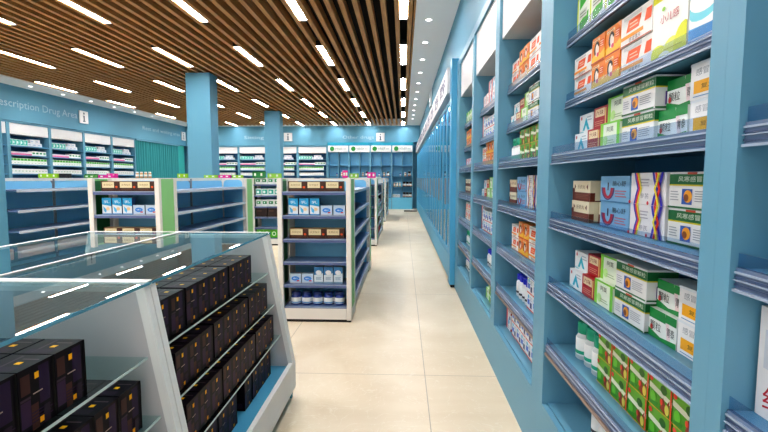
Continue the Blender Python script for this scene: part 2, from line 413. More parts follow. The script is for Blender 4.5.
define('green_white', .15, .093, .1, 'white carton with green blocks and dark text', '#f4f7f4', [('r', 0, .66, .62, 1, '#128a43'), ('p', [(.7, 0), (.84, 0), (.7, 1), (.6, 1)], '#f4dfe2'), ('t', .06, .28, .46, .58, '#2f3c36', '颗粒'), ('r', .62, .72, 1, 1, '#128a43'), ('p', [(0, 0), (1, 0), (1, .2), (.45, .12), (0, .28)], '#128a43'), ('e', .12, .34, .05, .1, '#c43a3a'), ('t', .7, .3, .95, .6, '#3a4540', '胃泰')])
define('white_amber', .16, .1, .1, 'white carton with amber panel', '#f5f5f6', [('t', .14, .64, .84, .84, '#9fa3ab', '感冒康片'), ('r', .1, .16, .92, .5, '#f9b51b'), ('t', .3, .26, .8, .4, '#7a5a10', '复方片'), ('r', .84, .16, .9, .5, '#4a4640'), ('l', .1, .04, .8, .12, '#7fa4c8', 1), ('r', .0, .93, 1, 1, '#e8eef4')])
define('red', .13, .09, .09, 'dark red carton with cream panel', '#b3202c', [('r', .1, .55, .8, .92, '#efdcb4'), ('t', .15, .62, .72, .84, '#8c1820', '六味'), ('r', .84, .1, .92, .9, '#e9c77c'), ('l', .1, .12, .75, .4, '#e3a48e', 3)])
define('lime', .165, .1, .09, 'white carton with lime green edges', '#eef8e4', [('r', 0, 0, .16, 1, '#95d94a'), ('r', .86, 0, 1, 1, '#7ccf3c'), ('b', .93, 1, '#86d443'), ('t', .36, .62, .7, .82, '#4d5a48', '阿莫'), ('e', .3, .3, .12, .18, '#c6ee9c'), ('l', .34, .16, .78, .34, '#a8bf98', 2), ('s', .1, 0, .5, 1, '#a4de62')])
define('white_teal', .15, .085, .09, 'white carton with turquoise emblem', '#f3f6f8', [('p', [(.25, .15), (.5, .8), (.78, .15), (.62, .15), (.5, .42), (.4, .15)], '#2fb4cf'), ('l', .55, .6, .92, .9, '#b8bfc9', 2), ('e', .16, .82, .05, .1, '#d94a4a'), ('r', .05, .04, .35, .1, '#8fd3e2')])
define('brown', .2, .09, .1, 'cream carton with brown lower band', '#f0e3c4', [('b', 0, .42, '#713323'), ('p', [(.12, .56), (.2, .7), (.12, .84)], '#713323'), ('p', [(.88, .56), (.8, .7), (.88, .84)], '#713323'), ('t', .3, .6, .74, .8, '#8a6a4c', '乐药丸'), ('l', .2, .1, .9, .34, '#96604a', 3), ('e', .08, .5, .07, .14, '#5c2a1e'), ('s', .2, .05, .85, .95, '#eadfc0'), ('s', .45, .1, .55, .9, '#8a7a5c')])
define('blue', .235, .1, .1, 'light blue carton with red arch emblem', '#7fb2d8', [('arc', .28, .55, .2, .42, .1, 180, 360, '#b2243f'), ('arc', .28, .55, .24, .48, .05, 180, 360, '#57306e'), ('r', .27, .45, .31, .75, '#3a2f4e'), ('t', .45, .62, .9, .82, '#2e4660', '脑心舒'), ('l', .55, .2, .92, .5, '#c46a7a', 3), ('r', 0, 0, 1, .05, '#4e86b4'), ('s', .2, .2, .8, .8, '#5b2f55')])
W1 = [(.12, .0), (.2, .3), (.32, .0)]
def wave(u, c, s=.06, fl=1):
    k = .1 * fl
    pts = [(u, 0), (u + k * .4, .25), (u + k, .5), (u + k * .4, .75), (u, 1)]
    return [('p', [pts[i], (pts[i][0] + s, pts[i][1]), (pts[i + 1][0] + s, pts[i + 1][1]), pts[i + 1]], c) for i in range(4)]
define('striped', .215, .105, .1, 'white carton with zigzag blue, red and yellow stripes', '#f3f1f4', [*wave(.1, '#3d34b6'), *wave(.16, '#e2362c'), *wave(.22, '#f0e23c', .04), *wave(.9, '#3d34b6', .06, -1), *wave(.74, '#e2362c'), *wave(.68, '#3d34b6', .06), *wave(.84, '#f0dc30', .05, -1), ('l', .38, .55, .62, .85, '#b9b4c2', 3), ('e', .05, .05, .035, .06, '#d3263a'), ('e', .6, .06, .03, .06, '#d3263a'), ('t', .38, .2, .62, .36, '#8c8494', '参芪')])
define('farm', .125, .103, .1, 'green carton with red and white herb picture', '#4c9c1e', [('r', 0, .58, 1, 1, '#6aae2c'), ('p', [(0, .52), (1, .4), (1, .56), (0, .7)], '#e8ecd6'), ('p', [(.5, .1), (.62, .5), (.74, .3), (.9, .56), (.84, .1), (.7, .02)], '#8d2f16'), ('e', .64, .72, .14, .14, '#2f6a14'), ('e', .8, .2, .09, .16, '#d8d05a'), ('e', .2, .3, .12, .18, '#63c02e'),
    ('r', .93, 0, 1, 1, '#dd4a1d'), ('e', .1, .84, .08, .08, '#dc3c22'), ('p', [(.05, .05), (.4, .1), (.44, .22), (.05, .14)], '#2f8e1c'), ('e', .58, .34, .06, .1, '#d33a1e'), ('b', 0, .03, '#d9a62a')])
define('limegreen', .14, .16, .09, 'white and bright green carton', '#f2f7ea', [('p', [(.2, .05), (.9, .2), (.9, .5), (.2, .32)], '#3cae1e'), ('p', [(.2, .66), (.9, .84), (.9, 1), (.2, 1)], '#3fb622'), ('r', 0, 0, .1, 1, '#d8e23c'), ('r', .2, .38, .8, .6, '#d9ddd2'), ('l', .25, .42, .75, .58, '#7c8476', 2), ('b', 0, .03, '#c8a23c')])
define('red_white', .13, .12, .1, 'white carton with red end panel', '#f1f0f2', [('r', 0, 0, .3, 1, '#c9243a'), ('p', [(.4, .4), (.6, .8), (.8, .5), (.6, .3)], '#4ab0d8'), ('l', .4, .1, .9, .3, '#8b93a8', 2), ('r', .75, .7, .95, .9, '#2c3f8c'), ('s', 0, 0, 1, .15, '#a8303a')])
define('white_blue', .12, .1, .1, 'white carton with blue and navy marks', '#f2f4f7', [('r', .1, .3, .5, .62, '#3a6fd0'), ('r', .6, .15, .9, .5, '#23306c'), ('e', .3, .8, .14, .12, '#4ab6e0'), ('l', .55, .6, .92, .88, '#98a0b4', 3), ('b', 0, .08, '#d8432c')])
define('white_pink', .14, .15, .09, 'white carton with pale pink side', '#f4efef', [('r', .0, 0, .2, 1, '#dfa7a8'), ('l', .3, .5, .85, .8, '#a9a0a6', 4), ('r', .6, .1, .9, .35, '#c9303c')])
# gondola goods
define('chocolate', .19, .105, .1, 'dark brown carton with cream label', '#42210f', [('r', .06, .34, .74, .98, '#e6d7ac'), ('t', .14, .52, .66, .74, '#8a6a44', '天然饮片'), ('e', .87, .42, .07, .11, '#e0561c'), ('r', 0, .93, 1, 1, '#6a3a1c'), ('l', .1, .12, .7, .26, '#7a5230', 2)], side='#2c150b', top='#d9c48c', name='chocolate_box')
define('milk', .1, .175, .08, 'white carton with sky blue splash', '#eef4f8', [('p', [(0, .6), (1, .5), (1, 1), (0, 1)], '#28a8e0'), ('p', [(.1, .5), (.5, .3), (.4, .1), (.2, .2)], '#5cc0ea'), ('t', .2, .68, .8, .85, '#f2fbff', '乳'), ('e', .62, .34, .2, .1, '#f7d9a8'), ('b', 0, .06, '#2b8cc8')], side='#3a5f9a', name='milk_carton')
define('lowpack', .122, .1, .08, 'low white carton with blue oval', '#c9dcee', [('e', .5, .5, .34, .24, '#3b8edc'), ('t', .3, .42, .7, .58, '#f4f8ff', '维C'), ('r', 0, .0, 1, .1, '#c8ccd4'), ('r', .62, .2, .85, .32, '#e04a3a')], side='#8b93a0', name='vitamin_pack')
define('tallblue', .095, .175, .08, 'tall blue and white carton', '#dfeaf0', [('p', [(0, .5), (1, .62), (1, 1), (0, 1)], '#3a7fb4'), ('e', .5, .66, .32, .14, '#f4f8fa'), ('b', 0, .1, '#8aa8bc'), ('l', .2, .2, .8, .4, '#5a88a8', 3)], side='#33506c', name='milk_carton')
define('tealbox', .13, .15, .08, 'small white and teal carton', '#e9f2ef', [('r', .08, .2, .9, .85, '#35b09a'), ('e', .4, .5, .22, .2, '#e9f6f2')], name='tablet_box')
define('greenbox', .13, .15, .08, 'small white carton with dark green mark', '#f0f3ee', [('r', .1, .35, .8, .75, '#1f8a4c'), ('e', .4, .55, .12, .1, '#e9f6f2')], name='tablet_box')
define('darkpack', .25, .19, .1, 'dark brown carton', '#2b1a17', [('l', .1, .1, .9, .5, '#3a2420', 4), ('r', .1, .6, .5, .8, '#4a3028')], name='tea_box')
define('limepack', .15, .19, .1, 'lime green carton with white emblem', '#58b82a', [('e', .5, .5, .3, .26, '#e4f4d8'), ('e', .5, .5, .18, .16, '#2f9a3c'), ('b', 0, .08, '#2e7a1e')], name='tea_box')
# wall goods
define('wteal', .125, .17, .12, 'white and turquoise carton', '#dff0ee', [('r', .06, .1, .94, .9, '#33bfae'), ('e', .35, .5, .2, .25, '#e8f8f6')], name='medicine_carton')
define('wwhite', .17, .1, .12, 'plain white carton', '#e7eaef', [('r', .1, .3, .6, .6, '#b9c9e0')], name='medicine_carton')
define('wpink', .125, .09, .12, 'white carton with pink lower half', '#f2ecee', [('r', 0, 0, 1, .55, '#f07ab0')], name='medicine_carton')
define('wgreen', .115, .17, .12, 'white carton with green top', '#f0f3ee', [('r', .0, .62, .9, .95, '#52b848'), ('r', .2, .2, .6, .3, '#b6c8b0')], name='medicine_carton')
define('wmark', .13, .13, .12, 'white carton with green mark', '#f0f2f0', [('r', .15, .4, .8, .72, '#2c9a62')], name='medicine_carton')
define('wplain', .115, .14, .12, 'white carton with grey print', '#eef0ee', [('r', .25, .45, .7, .6, '#9fc4a4')], name='medicine_carton')
# black boxes of the display case
define('gift', .112, .163, .11, 'black gift box', '#130c15', [('r', .03, .1, .3, .5, '#3a2440'), ('r', .55, .35, .85, .95, '#2a1a38'), ('r', .3, .0, .5, .4, '#472a26'), ('r', .05, .6, .3, .9, '#452b28'), ('l', .3, .1, .9, .3, '#33203c', 4), ('r', .93, 0, 1, 1, '#070508'), ('r', .42, .78, .54, .88, '#f6b21c'), ('r', .5, .06, .62, .15, '#f2a41a'), ('l', .35, .54, .62, .6, '#a58f86', 1), ('r', .62, .02, .8, .3, '#2d2030'),
    ('r', .0, .52, .28, .56, '#40303e'), ('tp', .42, .32, .56, .46, '#f6b21c'), ('tp', .1, .6, .9, .66, '#4a3944'), ('tp', .7, .1, .75, .5, '#5b4a52'), ('tp', .05, .2, .3, .8, '#2a1c2e'), ('s', .35, .35, .75, .7, '#3a2420'), ('s', .1, .1, .5, .28, '#2a1d30'), ('s', .78, .4, .82, .6, '#9a8a84')], name='gift_box')
# lettered side in warm brown/purple
def bottle(r, h, body, cap, band, capf=.22):
    b = MB(); M = mat(body, .3)
    b.lathe([(r * .9, 0), (r, .005), (r, h * (1 - capf) - r * .5), (r * .72, h * (1 - capf))], M, n=18)
    b.lathe([(r * 1.003, h * .12), (r * 1.012, h * .125), (r * 1.012, h * .58), (r * 1.003, h * .585)], mat('#f1f3f3', .4), n=18)
    b.lathe([(r * 1.014, h * .16), (r * 1.016, h * .162), (r * 1.016, h * .25), (r * 1.014, h * .252)], mat(band, .4), n=18)
    c = MB(); c.lathe([(r * .8, h * (1 - capf)), (r * .86, h * (1 - capf) + .003), (r * .86, h - .004), (r * .78, h)], mat(cap, .3), n=18)
    return b, c
def define_bottle(kind, r, h, desc, body, cap, band, capf=.22, tub=False):
    b, c = bottle(r, h, body, cap, band, capf)
    KIND[kind] = dict(w=2 * r, h=h, d=2 * r, desc=desc, name='medicine_tub' if tub else 'medicine_bottle', cat='tub' if tub else 'bottle', mb=b, cap=c, proto=None)
define_bottle('tealbottle', .043, .17, 'white bottle with teal green cap', '#c6ccd0', '#25a988', '#25a988', .3)
define_bottle('bluebottle', .036, .16, 'white bottle with royal blue cap', '#e4e6ea', '#1220c4', '#3a3038', .26)
define_bottle('tub', .056, .135, 'navy tub with white label', '#24408c', '#1e3574', '#58a0d8', .2, True)
define_bottle('amberjar', .05, .2, 'orange and white jar', '#e0a030', '#f0f0f0', '#d08020', .25)
define_bottle('darkjar', .075, .24, 'black jar with orange base', '#15121a', '#101018', '#d07030', .25)
def capsule_fix():
    # blunt dark jars carry no white label
    pass

def place(kind, loc, rz, label, group=None):
    K = KIND[kind]
    if K['proto'] is None:
        if 'cap' in K:
            r = empty(K['name'], (0, 0, 0))
            o = K['mb'].build('bottle_body', org=(0, 0, 0)); o.parent = r
            c = K['cap'].build('cap', org=(0, 0, 0)); c.parent = r
            kids[r.name] = [o, c]
        else:
            r = K['mb'].build(K['name'], org=(0, 0, 0), bevel=0)
        K['proto'] = r; o = r
        o.location = loc; o.rotation_euler = (0, 0, rz)
    else:
        o = dup(K['proto'], loc, rz)
    tag(o, label, K['cat'], group)
    return o

# ------------------------------------------------------------------ right-hand shelving units
FX = .71
LOW = [.67, .985, 1.305, 1.615]
UP = [1.865, 2.15]
def wall_unit(y0, y1, pa, pb, label):
    ym = (y0 + y1) / 2
    r = empty('shelving_unit', (FX + .2, ym, 0)); tag(r, label, 'shelving', 'blue shelving units along the right wall')
    ia, ib = y0 + pa, y1 - pb
    for a, c in ((y0, ia), (ib, y1)):
        b = MB(); b.box(FX, 1.14, a + .0002, c - .0002, .0, 2.93, BLUE); b.build('side_panel', r)
    b = MB(); b.box(FX, FX + .02, ia, ib, 0, .355, BLUE); b.build('plinth', r)
    b = MB(); b.box(FX + .03, 1.12, ia, ib, .33, .36, BLUE); b.box(FX + .012, FX + .03, ia, ib, .33, .347, BLUE); b.build('bottom_shelf', r)
    b = MB(); b.box(1.12, 1.14, ia, ib, .33, 2.93, BLUE_IN); b.build('back_panel', r)
    b = MB(); b.box(FX, 1.14, y0 + .0002, y1 - .0002, 2.9305, 3.015, BLUE); b.build('top_rail', r)
    b = MB(); b.box(FX + .02, 1.118, ia + .003, ib - .003, 2.52, 2.93, HEADW); b.build('header_panel', r)
    for z, xf in [(z, FX + .012) for z in LOW] + [(z, FX + .07) for z in UP]:
        b = MB(); b.box(xf + .012, 1.118, ia + .002, ib - .002, z - .03, z, BLUE); s_ = b.build('shelf', r)
        b = MB()
        h = .047 if z in LOW else .034
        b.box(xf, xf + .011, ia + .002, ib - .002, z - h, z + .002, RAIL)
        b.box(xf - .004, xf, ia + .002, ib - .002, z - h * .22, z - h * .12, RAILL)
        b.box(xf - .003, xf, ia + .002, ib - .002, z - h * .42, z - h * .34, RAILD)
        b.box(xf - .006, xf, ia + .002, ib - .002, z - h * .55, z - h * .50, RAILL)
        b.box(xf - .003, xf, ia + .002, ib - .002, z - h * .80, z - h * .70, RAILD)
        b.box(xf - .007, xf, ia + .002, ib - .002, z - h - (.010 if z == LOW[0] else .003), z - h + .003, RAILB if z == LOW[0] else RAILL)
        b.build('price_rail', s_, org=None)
        b = MB(); b.box(xf + .002, xf + .004, ia + .004, ib - .004, z + .0025, z + .034, PLASTIC); b.build('clear_lip', s_)
    return r
UN = [(-.2, 1.06, .06, .05, 'near edge'), (1.06, 2.365, .055, .095, 'nearest bay'), (2.365, 3.58, .095, .07, 'second bay'), (3.58, 4.785, .07, .055, 'third bay'), (4.785, 6.02, .055, .1, 'fourth bay')]
ULAB = ['tall blue shelving unit cut off at the right edge, nearest the camera', 'tall blue shelving unit with seven filled shelves, nearest one seen whole', 'tall blue shelving unit, second from the near end, beyond the wide post', 'narrow-looking blue shelving unit, third along the right wall', 'blue shelving unit right beside the glass-door cabinets']
for (a, c, pa, pb, n), l in zip(UN, ULAB): wall_unit(a, c, pa, pb, l)

SH = {'z7': (2.151, 'top shelf'), 'z6': (1.866, 'second shelf'), 'z5': (1.616, 'third shelf'), 'z4': (1.306, 'fourth shelf'), 'z3': (.986, 'fifth shelf'), 'z2': (.671, 'sixth shelf'), 'z1': (.3605, 'bottom shelf')}
def fill(bay, key, ystart, yend, seq, xf=.80, gap=.005):
    """seq of (kind, columns, stack, extra gap)"""
    z0, sname = SH[key]
    y = ystart; i = 0
    cnt = {}
    for kind, cols, st, eg in seq:
        K = KIND[kind]
        for c in range(cols):
            if y - K['w'] < yend: return
            i += 1; cnt[kind] = cnt.get(kind, 0) + 1
            yc = y - K['w'] / 2
            for s in range(st):
                dx = random.uniform(0, .005) + (.022 if s and kind in ('white_teal', 'red', 'lime', 'green_white') else 0) + (.012 if kind in ('green_white', 'white_amber') else 0)
                pos = ('upper' if s else 'lower') if st > 1 else ''
                lab = f"{K['desc']}, {pos + ' ' if pos else ''}column {'x'}"
                place(kind, (xf + K['d'] / 2 + dx, yc, z0 + .0006 + s * (K['h'] + .0008)), -PI / 2,
                      f"{K['desc']}, {(pos + ', ') if pos else ''}{ORD[i - 1]} column, {sname}, {bay}", f'{bay} {sname} goods')
            y -= K['w'] + gap
        y -= eg
B1 = 'nearest bay'
fill(B1, 'z7', 2.21, 1.12, [('limegreen', 8, 1, 0)])
fill(B1, 'z6', 2.22, 1.10, [('white_orange_small', 1, 2, 0), ('orange', 2, 2, 0), ('white_orange', 1, 2, 0), ('yellow_white', 1, 1, 0), ('cyan_green', 1, 1, 0)])
for k in ('z5', 'z3'):
    fill(B1, k, 2.20, 1.10, [('white_teal', 1, 2, 0), ('red', 1, 2, 0), ('lime', 1, 2, .01), ('herbal', 1, 2, 0), ('green_white', 1, 2, 0), ('white_amber', 1, 2, 0), ('green_white', 1, 1, 0)])
fill(B1, 'z4', 2.2, 1.10, [('brown', 1, 2, .105), ('blue', 1, 2, .005), ('striped', 1, 2, .01), ('herbal', 1, 2, 0)])
place('brown', (.80 + .14, 1.942, 1.3068), PI, 'brown and cream carton turned edge-on in the gap beside the blue cartons, fourth shelf')
fill(B1, 'z2', 2.13, 1.10, [('tealbottle', 3, 1, 0), ('farm', 6, 2, 0)])
fill(B1, 'z1', 2.0, 1.3, [('bluebottle', 8, 1, 0)], xf=.83)
B2 = 'second bay'
fill(B2, 'z7', 3.48, 2.5, [('white_orange_small', 1, 2, 0), ('orange', 2, 2, 0), ('white_orange', 2, 2, 0)])
fill(B2, 'z6', 3.48, 2.5, [('white_teal', 1, 2, 0), ('red', 1, 2, 0), ('lime', 1, 2, 0), ('herbal', 1, 2, 0), ('green_white', 1, 2, 0)])
fill(B2, 'z5', 3.48, 2.5, [('tealbottle', 3, 1, 0), ('farm', 6, 2, 0)])
fill(B2, 'z4', 3.48, 2.5, [('brown', 1, 2, .03), ('blue', 1, 2, .01), ('striped', 1, 2, 0), ('herbal', 1, 2, 0)])
fill(B2, 'z3', 3.38, 2.5, [('white_orange_small', 1, 2, 0), ('orange', 2, 2, 0), ('white_orange', 2, 2, 0)])
fill(B2, 'z2', 3.24, 2.5, [('bluebottle', 4, 1, .01), ('white_blue', 3, 2, 0)])
fill(B2, 'z1', 3.48, 2.5, [('red_white', 1, 2, .04), ('white_blue', 5, 2, 0)])
B3 = 'third bay'
fill(B3, 'z7', 4.69, 3.68, [('white_pink', 2, 1, 0), ('red_white', 2, 2, 0), ('white_pink', 2, 1, 0)])
fill(B3, 'z6', 4.69, 3.68, [('red_white', 1, 2, 0), ('white_blue', 6, 2, 0)])
fill(B3, 'z5', 4.69, 3.68, [('white_orange_small', 1, 2, 0), ('orange', 3, 2, 0), ('white_orange', 2, 2, 0)])
fill(B3, 'z4', 4.69, 3.68, [('white_teal', 1, 2, 0), ('red', 1, 2, 0), ('lime', 2, 2, 0), ('herbal', 1, 2, 0)])
fill(B3, 'z3', 4.69, 3.68, [('red_white', 1, 2, 0), ('white_blue', 6, 2, 0)])
fill(B3, 'z2', 4.36, 3.68, [('bluebottle', 4, 1, .01), ('white_blue', 3, 2, 0)])
fill(B3, 'z1', 4.36, 3.68, [('lime', 1, 2, 0), ('farm', 4, 2, 0)])
B4 = 'fourth bay'
fill(B4, 'z7', 5.9, 4.86, [('limegreen', 5, 1, 0)])
fill(B4, 'z6', 5.9, 4.86, [('orange', 5, 2, 0)])
fill(B4, 'z5', 5.86, 4.86, [('red_white', 4, 1, 0)])
fill(B4, 'z4', 5.9, 4.86, [('brown', 3, 2, .02)])
fill(B4, 'z3', 5.86, 4.86, [('white_orange', 3, 2, 0)])
fill(B4, 'z2', 5.8, 4.86, [('tealbottle', 4, 1, 0)])
fill(B4, 'z1', 5.8, 4.86, [('bluebottle', 4, 1, 0)])
B0 = 'right edge bay'
define('hero', .16, .24, .1, 'white carton with red print', '#f1eff0', [('t', .12, .08, .9, .3, '#c2203a', '红花'), ('r', .1, .45, .9, .8, '#d8dce6')], side='#eeecee')
K = KIND['hero']
b_ = K['mb']; b_.text('红', (.0808, -.04, .02), (0, 1, 0), (0, 0, 1), .05, mat('#c2203a', .5, vary=0))
fill(B0, 'z3', 1.0, .3, [('hero', 3, 1, 0)], xf=.775)
fill(B0, 'z5', .75, .2, [('herbal', 1, 2, 0)], xf=.83)

# ------------------------------------------------------------------ glass-door cabinets beyond
GX = .66
def glass_cab(y0, y1, label, last=False):
    ym = (y0 + y1) / 2
    r = empty('glass_cabinet', (GX + .2, ym, 0)); tag(r, label, 'cabinet', 'glass-door cabinets along the right wall')
    b = MB()
    for a in (y0 + .001, y1 - .041): b.box(GX + .03, 1.16, a, a + .04, .06, 2.64, BLUE_DOOR)
    b.box(1.14, 1.16, y0 + .042, y1 - .042, .06, 2.64, BLUE_IN)
    b.box(GX + .03, 1.139, y0 + .042, y1 - .042, 2.6, 2.64, BLUE_DOOR)
    b.build('carcass', r)
    b = MB(); b.box(GX + .002, 1.16, y0 + .001, y1 - .001, .06, .40, BLUE_DOOR); b.box(GX + .03, 1.15, y0 + .001, y1 - .001, 0, .059, BLACK); b.build('base', r)
    b = MB(); b.box(GX + .05, GX + .09, y0 + .06, y1 - .06, 2.585, 2.598, mat('#fff8ee', emit=22, vary=0)); b.build('added_fill_strip', r)  # glowing strip added to brighten the dark enclosed cabinet interior
    for z in (.8, 1.25, 1.7, 2.15):
        b = MB(); b.box(GX + .08, 1.138, y0 + .045, y1 - .045, z, z + .02, BLUE_IN); b.build('shelf', r)
    n = 2; wd = (y1 - y0 - .004) / n
    for i in range(n):
        a = y0 + .002 + i * wd + .002; c = a + wd - .004
        b = MB()
        b.box(GX, GX + .025, a, a + .06, .42, 2.6, BLUE_DOOR); b.box(GX, GX + .025, c - .06, c, .42, 2.6, BLUE_DOOR)
        b.box(GX, GX + .025, a + .06, c - .06, .42, .48, BLUE_DOOR); b.box(GX, GX + .025, a + .06, c - .06, 2.54, 2.6, BLUE_DOOR)
        d = b.build('door', r)
        b = MB(); b.box(GX + .01, GX + .016, a + .06, c - .06, .48, 2.54, DOORG); b.build('pane', d)
        hy = c - .03 if i == 0 else a + .03
        b = MB(); b.box(GX - .02, GX - .001, hy - .008, hy + .008, 1.1, 1.5, STEEL); b.build('handle', d)
    b = MB(); b.box(GX - .06, 1.15, y0 + .001, y1 - .001, 2.66, 3.0, HEADW); s_ = b.build('sign_box', r)
    NAV = mat('#17246c', .4); b = MB()
    b.text('国药好', (GX - .062, y1 - .12, 2.72), (0, -1, 0), (0, 0, 1), .22, NAV, .82)
    b.poly([(GX - .062, y0 + .16, 2.72), (GX - .062, y0 + .12, 2.72), (GX - .062, y0 + .16, 2.92), (GX - .062, y0 + .2, 2.92)], mat('#c0303c', .4))
    b.build('sign_lettering', s_)
    return r
yy = 6.42; n = 0
r = MB(); r.box(GX - .02, 1.16, 6.2, 6.415, .04, 3.07, BLUE_DOOR); r.box(GX, 1.15, 6.21, 6.41, 0, .039, BLACK)
tag(r.build('end_panel', org=(GX + .2, 6.3, 0), bevel=.004), 'bright blue end panel standing between the open shelves and glass cabinets', 'panel')
b = MB(); b.box(FX, 1.14, 6.025, 6.195, 0, 3.015, BLUE); tag(b.build('filler_panel', org=(FX + .2, 6.1, 0)), 'narrow blue filler panel at the far end of the open shelves', 'panel')
W = (21.7 - 6.42) / 12
for i in range(12):
    glass_cab(6.42 + i * W, 6.42 + (i + 1) * W, f'blue cabinet with tall glass doors and white header, {ORD[i]} from the open shelves')
for i in range(4):
    for j, z in enumerate((.821, 1.271, 1.721)):
        for k in range(3):
            kd = ['white_blue', 'red_white', 'wgreen'][(i + j + k) % 3]
            place(kd, (.85, 6.42 + i * W + .3 + .3 * k, z), -PI / 2, f"{KIND[kd]['desc']} behind glass, {ORD[k]} along, {['lowest', 'middle', 'upper'][j]} shelf, {ORD[i]} cabinet", 'goods behind the glass doors')

# ------------------------------------------------------------------ gondolas
def rounded(x0, x1, z0, z1, r, n=5):
    pts = [(x0, z0), (x1, z0)]
    for k in range(n + 1):
        a = PI / 2 * k / n; pts.append((x1 - r + r * math.cos(a), z1 - r + r * math.sin(a)))
    for k in range(n + 1):
        a = PI / 2 + PI / 2 * k / n; pts.append((x0 + r + r * math.cos(a), z1 - r + r * math.sin(a)))
    return pts
GZ = [.16, .395, .635, .87, 1.115, 1.36]
GREENS = mat('#1f6d2f', .5)
def gondola(xc, y0, y1, label, near_cap=True, hw=.38, group='double-sided gondola shelves in the middle of the shop'):
    r = empty('gondola_shelf', (xc, (y0 + y1) / 2, 0)); tag(r, label, 'shelving', group)
    x0, x1 = xc - hw, xc + hw
    ed = .38
    # end caps
    for near in ((True, False) if near_cap else (False,)):
        ya, yb = (y0, y0 + ed) if near else (y1 - ed, y1)
        yf = ya if near else yb                     # open face
        s = 1 if near else -1
        yo = lambda t: yf + s * t
        Y = lambda a, c: (min(yo(a), yo(c)), max(yo(a), yo(c)))
        for xs in (x0, x1 - .05):
            b = MB(); b.box(xs, xs + .05, *Y(0, .05), .02, 1.5, WARMW); b.build('post', r, bevel=.004)
        for sx, xa in ((0, x0), (1, x1 - .02)):
            b = MB(); b.box(xa, xa + .02, *Y(.051, .30), .14, 1.49, GREENP); b.build('side_panel', r)
            b = MB(); b.box(xa - .003, xa + .023, *Y(.301, .37), .02, 1.5, WARMW); b.box(xa, xa + .02, *Y(.051, .30), .03, .139, WARMW); b.build('side_frame', r)
            gx = x0 + .021 if sx == 0 else x1 - .024
            b = MB(); b.box(gx, gx + .003, *Y(.055, .30), .17, 1.47, GREENS); b.build('inner_panel', r)
        b = MB(); b.prism_y(rounded(x0 + .1, x1 - .07, .1, 1.47, .06), *Y(.34, .356), GBLUE); b.prism_y(rounded(xc + .03, x1 - .05, .1, 1.47, .06), *Y(.371, .376), GBLUE); b.prism_y(rounded(x0 + .05, xc - .03, .1, 1.47, .06), *Y(.371, .376), GBLUE); b.build('back_panel', r)
        b = MB(); b.box(x0 + .03, x1 - .03, *Y(.357, .37), .1, 1.495, WARMW);
        
        b.build('back_frame', r)
        b = MB(); b.box(x0 + .051, x1 - .051, *Y(.0, .02), .03, .145, WARMW); b.box(x0 + .02, x1 - .02, *Y(.01, .35), 0.001, .028, BLACK); b.build('base', r)
        b = MB(); b.lathe([(.02, 0.0005), (.02, .019)], RUBBER, x1 - .025, yo(.025), n=10); b.lathe([(.02, .0005), (.02, .019)], RUBBER, x0 + .025, yo(.025), n=10); b.build('foot', r)
        for z in GZ:
            b = MB(); b.box(x0 + .052, x1 - .052, *Y(.022, .335), z - .02, z, GSHELF); q = b.build('shelf', r)
            b = MB(); b.box(x0 + .052, x1 - .052, *Y(.006, .021), z - .034, z + .002, GRAIL); b.box(x0 + .052, x1 - .052, *Y(.002, .0058), z - .006, z + .001, RAILL); b.build('price_rail', q)
    # long sides
    e0 = ed if near_cap else 0
    n = max(2, round((y1 - y0 - ed - e0) / 1.08)); L = (y1 - y0 - ed - e0) / n
    for i in range(n):
        a, c = y0 + e0 + i * L, y0 + e0 + (i + 1) * L
        b = MB()
        pts = rounded(a + .02, c - .02, .1, 1.46, .05)
        nn = len(pts); X0, X1 = xc - .012, xc + .012
        b.faces([(X0, y, z) for y, z in pts] + [(X1, y, z) for y, z in pts], [tuple(range(nn))[::-1], tuple(range(nn, 2 * nn))] + [(k, (k + 1) % nn, (k + 1) % nn + nn, k + nn) for k in range(nn)], GBLUE)
        b.build('back_panel', r)
        b = MB(); b.box(xc - .025, xc + .025, a + .001, a + .019, .1, 1.49, STEEL); b.box(xc - .01, xc + .01, a + .021, c - .001, 1.462, 1.5, WARMW); b.build('upright', r)
        for sd in (-1, 1):
            bxs = sorted((xc + sd * .014, xc + sd * (hw - .02)))
            b = MB(); b.box(*bxs, a + .002, c - .002, .03, .14, WARMW); b.build('base', r)
            for z in GZ[:]:
                b = MB(); b.box(*bxs, a + .002, c - .002, z - .018, z, GSHELF); q = b.build('shelf', r)
                xx = sorted((xc + sd * (hw - .019), xc + sd * (hw - .004)))
                b = MB(); b.box(*xx, a + .002, c - .002, z - .03, z + .004, mat('#c3cad6', .35)); b.build('price_rail', q)
    return r
rows_ = [(4.63, 7.6), (10.0, 13.3), (15.7, 18.9)]
gl = {}
gondola(-.91, 4.63, 7.6, 'white framed gondola shelf with green side panels, nearest, beside the aisle')
gondola(-2.90, 4.63, 7.6, 'white framed gondola shelf with empty blue side shelves, behind the glass case')
gondola(-4.90, 5.19, 7.6, 'gondola shelf with empty blue shelves just behind the near column', near_cap=False)
gondola(-.95, 10.0, 13.3, 'filled gondola shelf beside the aisle, second back from the camera')
gondola(-2.97, 10.0, 13.3, 'filled gondola shelf second row, showing green and teal cartons')
gondola(-4.9, 11.6, 14.4, 'gondola shelf standing just behind the middle column')
gondola(-6.9, 10.0, 13.3, 'gondola shelf second row, second from the left wall')
gondola(-8.0, 10.0, 13.3, 'gondola shelf second row, closest to the left wall')
gondola(-8.4, 14.4, 17.4, 'gondola shelf in the furthest row near the left wall')
gondola(-6.9, 14.4, 17.4, 'gondola shelf in the furthest row left of the middle column')
gondola(-.97, 15.7, 18.9, 'gondola shelf beside the aisle, furthest back')

